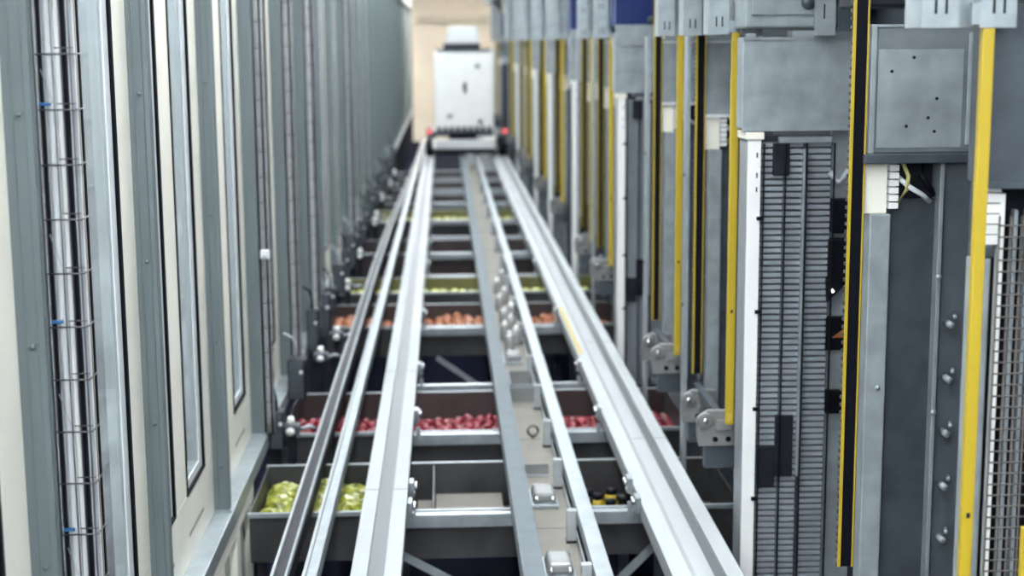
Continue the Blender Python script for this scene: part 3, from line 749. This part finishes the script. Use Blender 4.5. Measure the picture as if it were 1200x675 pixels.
for (y, kind) in MODS:
    if kind == 'A':
        far = y > 18
        w = where.get(y, '')
        module_A(y, na, w, far)
        xr = 1.965 if y < 6 else 2.0
        if y < 6: housing(1.558, xr, y, 2.085, 2.555, mat('galv_mid', (0.17, 0.19, 0.205), .35, .45, .18, 6), 'dark edged square housing with screws, nearest grey lift column', None, True)
        else: housing(1.54, xr, y, 2.06, 2.50, GALV, ('grey sheet housing above the grey lift column ' + w) if not far else 'grey sheet housing over a lift column in the distance', 'far housings' if far else None)
        yellow_bar(y-1.25, lab=('yellow guard bar before the grey lift column ' + w) if not far else 'yellow guard bar in the blurred distance', grp='far yellow guard bars' if far else None) if y > 6 else None
        black_bar(y-.02, lab=('black drive track with yellow edges at the lift column ' + w) if not far else 'black drive track with yellow edges in the distance', grp='far drive tracks' if far else None, teeth=not far)
        upper_bracket(y-1.262, ('slotted bracket over the yellow bar of the lift column ' + w) if not far else 'hanger bracket in the blurred distance', 'far hanger brackets' if far else None, not far)
        o = None if 10 < y < 18 else upper_bracket(y-.45, ('second hanger bracket over the grey lift column ' + w) if not far else 'hanger bracket in the blurred distance', 'far hanger brackets' if far else None, not far) if y > 6 else None
        if y > 6:
            bottom_bracket(1.43, y-1.13, .46, ('pulley bracket under the yellow bar of the lift column ' + w) if not far else 'drive bracket with pulley in the distance', 'far drive brackets' if far else None)
            bottom_bracket(1.50, y-.16, .34, ('pulley bracket at the foot of the lift column ' + w) if not far else 'drive bracket with pulley in the distance', 'far drive brackets' if far else None)
            thin_post(y+.08, ('thin pale post beside the grey lift column ' + w) if not far else 'thin pale post in the distance', 'far thin posts' if far else None)
        upper_box(1.58, 2.0, y+.1, 2.62, 3.3, NAVY if y > 6 else DARK, ('dark blue drive box above the grey lift column ' + w) if not far else 'dark blue drive box in the distance', 'far drive boxes' if far else None)
        na += 1
    else:
        far = y > 18
        w = whereB.get(y, '')
        ribbed(y, w, far)
        white_post(y, ('tall white post left of the ribbed lift ' + w) if not far else 'tall white post in the blurred distance', 'far white posts' if far else None)
        housing(1.46, 2.06, y+.01, 2.07, 2.515, GALV, ('large plain grey housing over the ribbed lift ' + w) if not far else 'grey sheet housing over a ribbed lift in the distance', 'far large housings' if far else None)
        upper_box(1.47, 2.08, y+.02, 2.56, 3.2, GALV if y < 10 else NAVY, ('upper box over the large grey housing ' + w) if not far else 'upper box over a ribbed lift in the distance', 'far upper boxes' if far else None)
        upper_bracket(y-.02+.0, '', None, not far) if False else None
        nb += 1
# a narrow slotted bracket over the nearest large housing
t = thing('hanger_bracket', 'narrow slotted bracket in front of the box above the nearest large grey housing', 'bracket', (1.80, 7.22, 2.52))
MB().box(0, .09, 0, .012, 0, 1.1).box(0, .012, .012, .06, 0, 1.1).build('channel_plate', GALV, t, .002)
each(MB().box(.03, .037, -.0015, 0, .08, .15).box(.03, .037, -.0015, 0, .3, .36), 'slot', BLACK, t)
MB().box(.10, .17, .0, .012, .02, 1.1).build('side_strip', GALVD, t)
# the module nearest the camera, cut by the right edge
yellow_bar(4.19, lab='widest looking yellow guard bar, nearest the camera at the right edge', x=1.517, z0=.5, w=.034)
yellow_bar(3.93, lab='yellow guard bar cut off by the bottom right corner of the photo', x=1.60, z0=.2, w=.03, z1=1.15)
housing(1.565, 2.0, 4.27, 2.08, 2.6, GALVD, 'dark housing cut by the right edge of the photo', None)
t = thing('side_post', 'grey post with stacked white plates above, right of the widest yellow bar', 'post', (1.555, 4.3, ZF))
MB().box(.0, .055, 0, .06, 0, 1.86-ZF).build('post', GALV, t, .004)
s = MB()
for i in range(6): s.box(.025, .08, .01, .06, 1.90-ZF+i*.031, 1.927-ZF+i*.031)
s.build('plate_stack', WHITE, t)
MB().box(.005, .022, .01, .06, 1.86-ZF, 2.08-ZF).build('plate_guide', GALVD, t)
MB().box(.0, .065, .0, .05, 1.86-ZF, 1.90-ZF).build('clamp_block', GALVD, t, .006)
t = thing('wire_mesh_cage', 'wire mesh cage with white bars behind it at the right edge', 'mesh cage', (1.615, 4.26, ZF))
m_ = MB()
for i in range(7): m_.tube([(i*.033, 0, .3), (i*.033, 0, 1.99-ZF)], .0032, 6)
z = .3
while z < 1.99-ZF: m_.tube([(0, -.003, z), (.2, -.003, z)], .0028, 6); z += .034
m_.build('mesh', MESHW, t)
each(MB().box(.022, .038, .06, .09, 0, 2.05-ZF), 'white_bar', WHITE, t, .002)
each(MB().box(.066, .078, .06, .09, 0, 2.0-ZF), 'white_bar', GALVL, t, .002)
each(MB().box(.104, .116, .06, .09, 0, 2.0-ZF), 'white_bar', GALVL, t, .002)
MB().box(0, .4, .12, .15, 0, 2.08-ZF).build('back_panel', BLACK, t)
# girder the hanger brackets bolt to, with ties to the ceiling
t = thing('overhead_girder', 'long grey overhead girder carrying the hanger brackets', 'girder', (0, 0, 0))
MB().box(1.30, 1.72, 3.5, 46, 3.62, 3.80).build('beam', GALV, t)
for y in (4, 9, 14, 19, 24, 29, 34, 39, 44): MB().box(1.46, 1.54, y, y+.08, 3.80, ZC-.01).build('tie', GALVD, t)
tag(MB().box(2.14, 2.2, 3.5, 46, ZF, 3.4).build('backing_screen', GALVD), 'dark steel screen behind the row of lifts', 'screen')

# ------------------------------------------------------------ the white machine at the far end
t = thing('white_machine', 'white boxy machine riding on the gantry rails at the far end', 'machine', (.45, 33.6, 0))
MB().box(-.66, .66, 0, 1.3, .58, 2.275).build('cabinet', WHITE, t, .02)
MB().box(-.44, .37, .1, 1.0, 2.36, 2.47).build('roof_unit', DARK, t, .01)
MB().box(-.60, .60, .05, 1.2, 2.275, 2.36).build('roof_plate', GALVD, t, .01)
MB().prism([(-.42, 2.47), (.38, 2.47), (.32, 2.85), (-.30, 2.85)], .15, .9).build('top_hood', BEAD, t, .03)
MB().box(.25, .37, -.02, 0, 1.93, 2.03).build('vent_grille', GALV, t, .005)
MB().box(-.01, .06, -.05, 0, 1.40, 1.62).build('handle', DARK, t, .01)
MB().box(-.38, -.25, -.02, 0, .83, .93).build('badge', GALV, t, .005)
MB().cyl((.36, -.03, .75), (.36, 0, .75), .05).build('knob', GALVD, t)
each(MB().box(-.64, .64, -.25, 0, .45, .58).box(-.72, -.62, -.3, 0, .40, .55), 'shelf', GALVD, t, .01)
s = MB()
for i in range(9): s.box(-.6+i*.14, -.52+i*.14, -.24, -.1, .58, .66)
s.build('connector_row', DARK, t, .01)
MB().box(-.35, .28, -.30, -.25, .38, .52).build('display_panel', BLACK, t, .01)
MB().box(-.64, .64, -.32, .0, .16, .36).build('bumper', BEAD, t, .03)
MB().box(-.72, .70, -.28, 1.2, .05, .16).build('underframe', DARK, t)
for x in (-.87, .76):
    w = MB().cyl((x, -.26, .16), (x+.16, -.26, .16), .155, 24).build('wheel', BLACK, t)
    MB().cyl((x-.01, -.26, .16), (x+.17, -.26, .16), .06, 16).build('hub', GALV, w)
    w = MB().cyl((x, 1.0, .16), (x+.16, 1.0, .16), .155, 24).build('wheel', BLACK, t)
    MB().cyl((x-.01, 1.0, .16), (x+.17, 1.0, .16), .06, 16).build('hub', GALV, w)
for x in (-.78, .90): MB().tube([(x, -.28, .55), (x, -.34, .55)], [.055, .03], 16).build('red_lamp', REDL, t); MB().box(x-.06, x+.06, -.28, -.1, .40, .64).build('lamp_box', GALVD, t, .01)
MB().box(.72, .98, -.2, .4, .16, .44).build('side_motor', DARK, t, .02)
# pale cabinet behind the machine
t = thing('tall_cabinet', 'tall pale cabinet standing behind the white machine, right side', 'cabinet', (1.75, 45.5, ZF))
MB().box(-1.1, .3, 0, .8, 0, 3.8).build('cabinet_body', BEAD, t, .02)
MB().box(-.8, -.79, -.005, 0, .1, 2.8).build('door_seam', GALV, t)
MB().box(-.72, -.68, -.03, 0, 1.3, 1.6).build('handle', DARK, t, .005)

# clutter on the ledge and under it along the window wall
def junction(y, x, z, w, h, lab, grp=None):
    t = thing('junction_box', lab, 'junction box', (x, y, z), grp)
    MB().box(0, w, 0, .14, 0, h).build('box_body', DARK, t, .008)
    MB().box(.01, w-.01, -.006, 0, .01, h-.01).build('cover', GALVD, t, .004)
    MB().tube([(w*.5, .05, h), (w*.5, .05, h+.08), (w*.3, .05, h+.16), (-.02, .02, h+.2)], .010, 8).build('hose', CABLEG if int(y*7) % 2 else BLACK, t)
    MB().tube([(w*.8, -.006, h*.7), (w*.8, -.03, h*.7)], .014, 10).build('gland', CABLEW, t)
    return t
for i, y in enumerate([9.75, 11.0, 12.6, 13.6, 14.6, 15.6, 16.9, 17.6, 19.0, 20.2, 21.2, 22.6, 23.6, 24.7, 26.2, 27.2, 28.6, 30.2, 31.4, 32.6]):
    j = junction(y, -1.199, -.185+.04*(i % 3), .10+.03*(i % 2), .26+.05*(i % 4), ['small box with hoses below the fourth grey column, behind the lime trough', 'small box with hoses at the wall behind the red pieces', 'small box with hoses at the wall before the orange pieces'][i] if i < 3 else 'small box with hoses in the blurred distance along the window wall ledge', None if i < 3 else 'far junction boxes')

# where look-alikes recede down the aisle, the label says which one it is, counted from the camera
kinds = {}
for o in COL.objects:
    if o.parent is None and 'label' in o.keys() and 'kind' not in o.keys(): kinds.setdefault(o.name.split('.')[0], []).append(o)
for k, L in kinds.items():
    if k in ('red_piece', 'orange_piece', 'lime_bag', 'lime_packet', 'ceiling_light', 'lidded_jar', 'black_spool'): continue
    L.sort(key=lambda o: (o.location.y, o.location.x))
    cnt = {}
    for o in L: cnt[o['label']] = cnt.get(o['label'], 0)+1
    seen = {}
    for i, o in enumerate(L):
        l = o['label']
        if cnt[l] > 1:
            side = 'left' if 'left gantry' in l else 'right' if 'right gantry' in l else ''
            pool = [q for q in L if not side or side+' gantry' in q['label'] or q.get('side') == side]
            if side: o['side'] = side
            n = pool.index(o)
            if n < 20: w = ORD[n]
            else: w = 'twenty-'+ORD[n-20]
            for junk in (' in the blurred distance along the window wall ledge', ' in the blurred distance by the window wall', ' in the blurred far stretch of the window wall', ' in the blurred distance', ' in the distance'): l = l.replace(junk, '')
            l2 = '%s, %s one from the camera' % (l, w)
            o['label'] = l2 if len(l2.split()) <= 16 else '%s, %s from camera' % (' '.join(l.split()[:13]), w)
for o in COL.objects:
    if 'side' in o.keys(): del o['side']
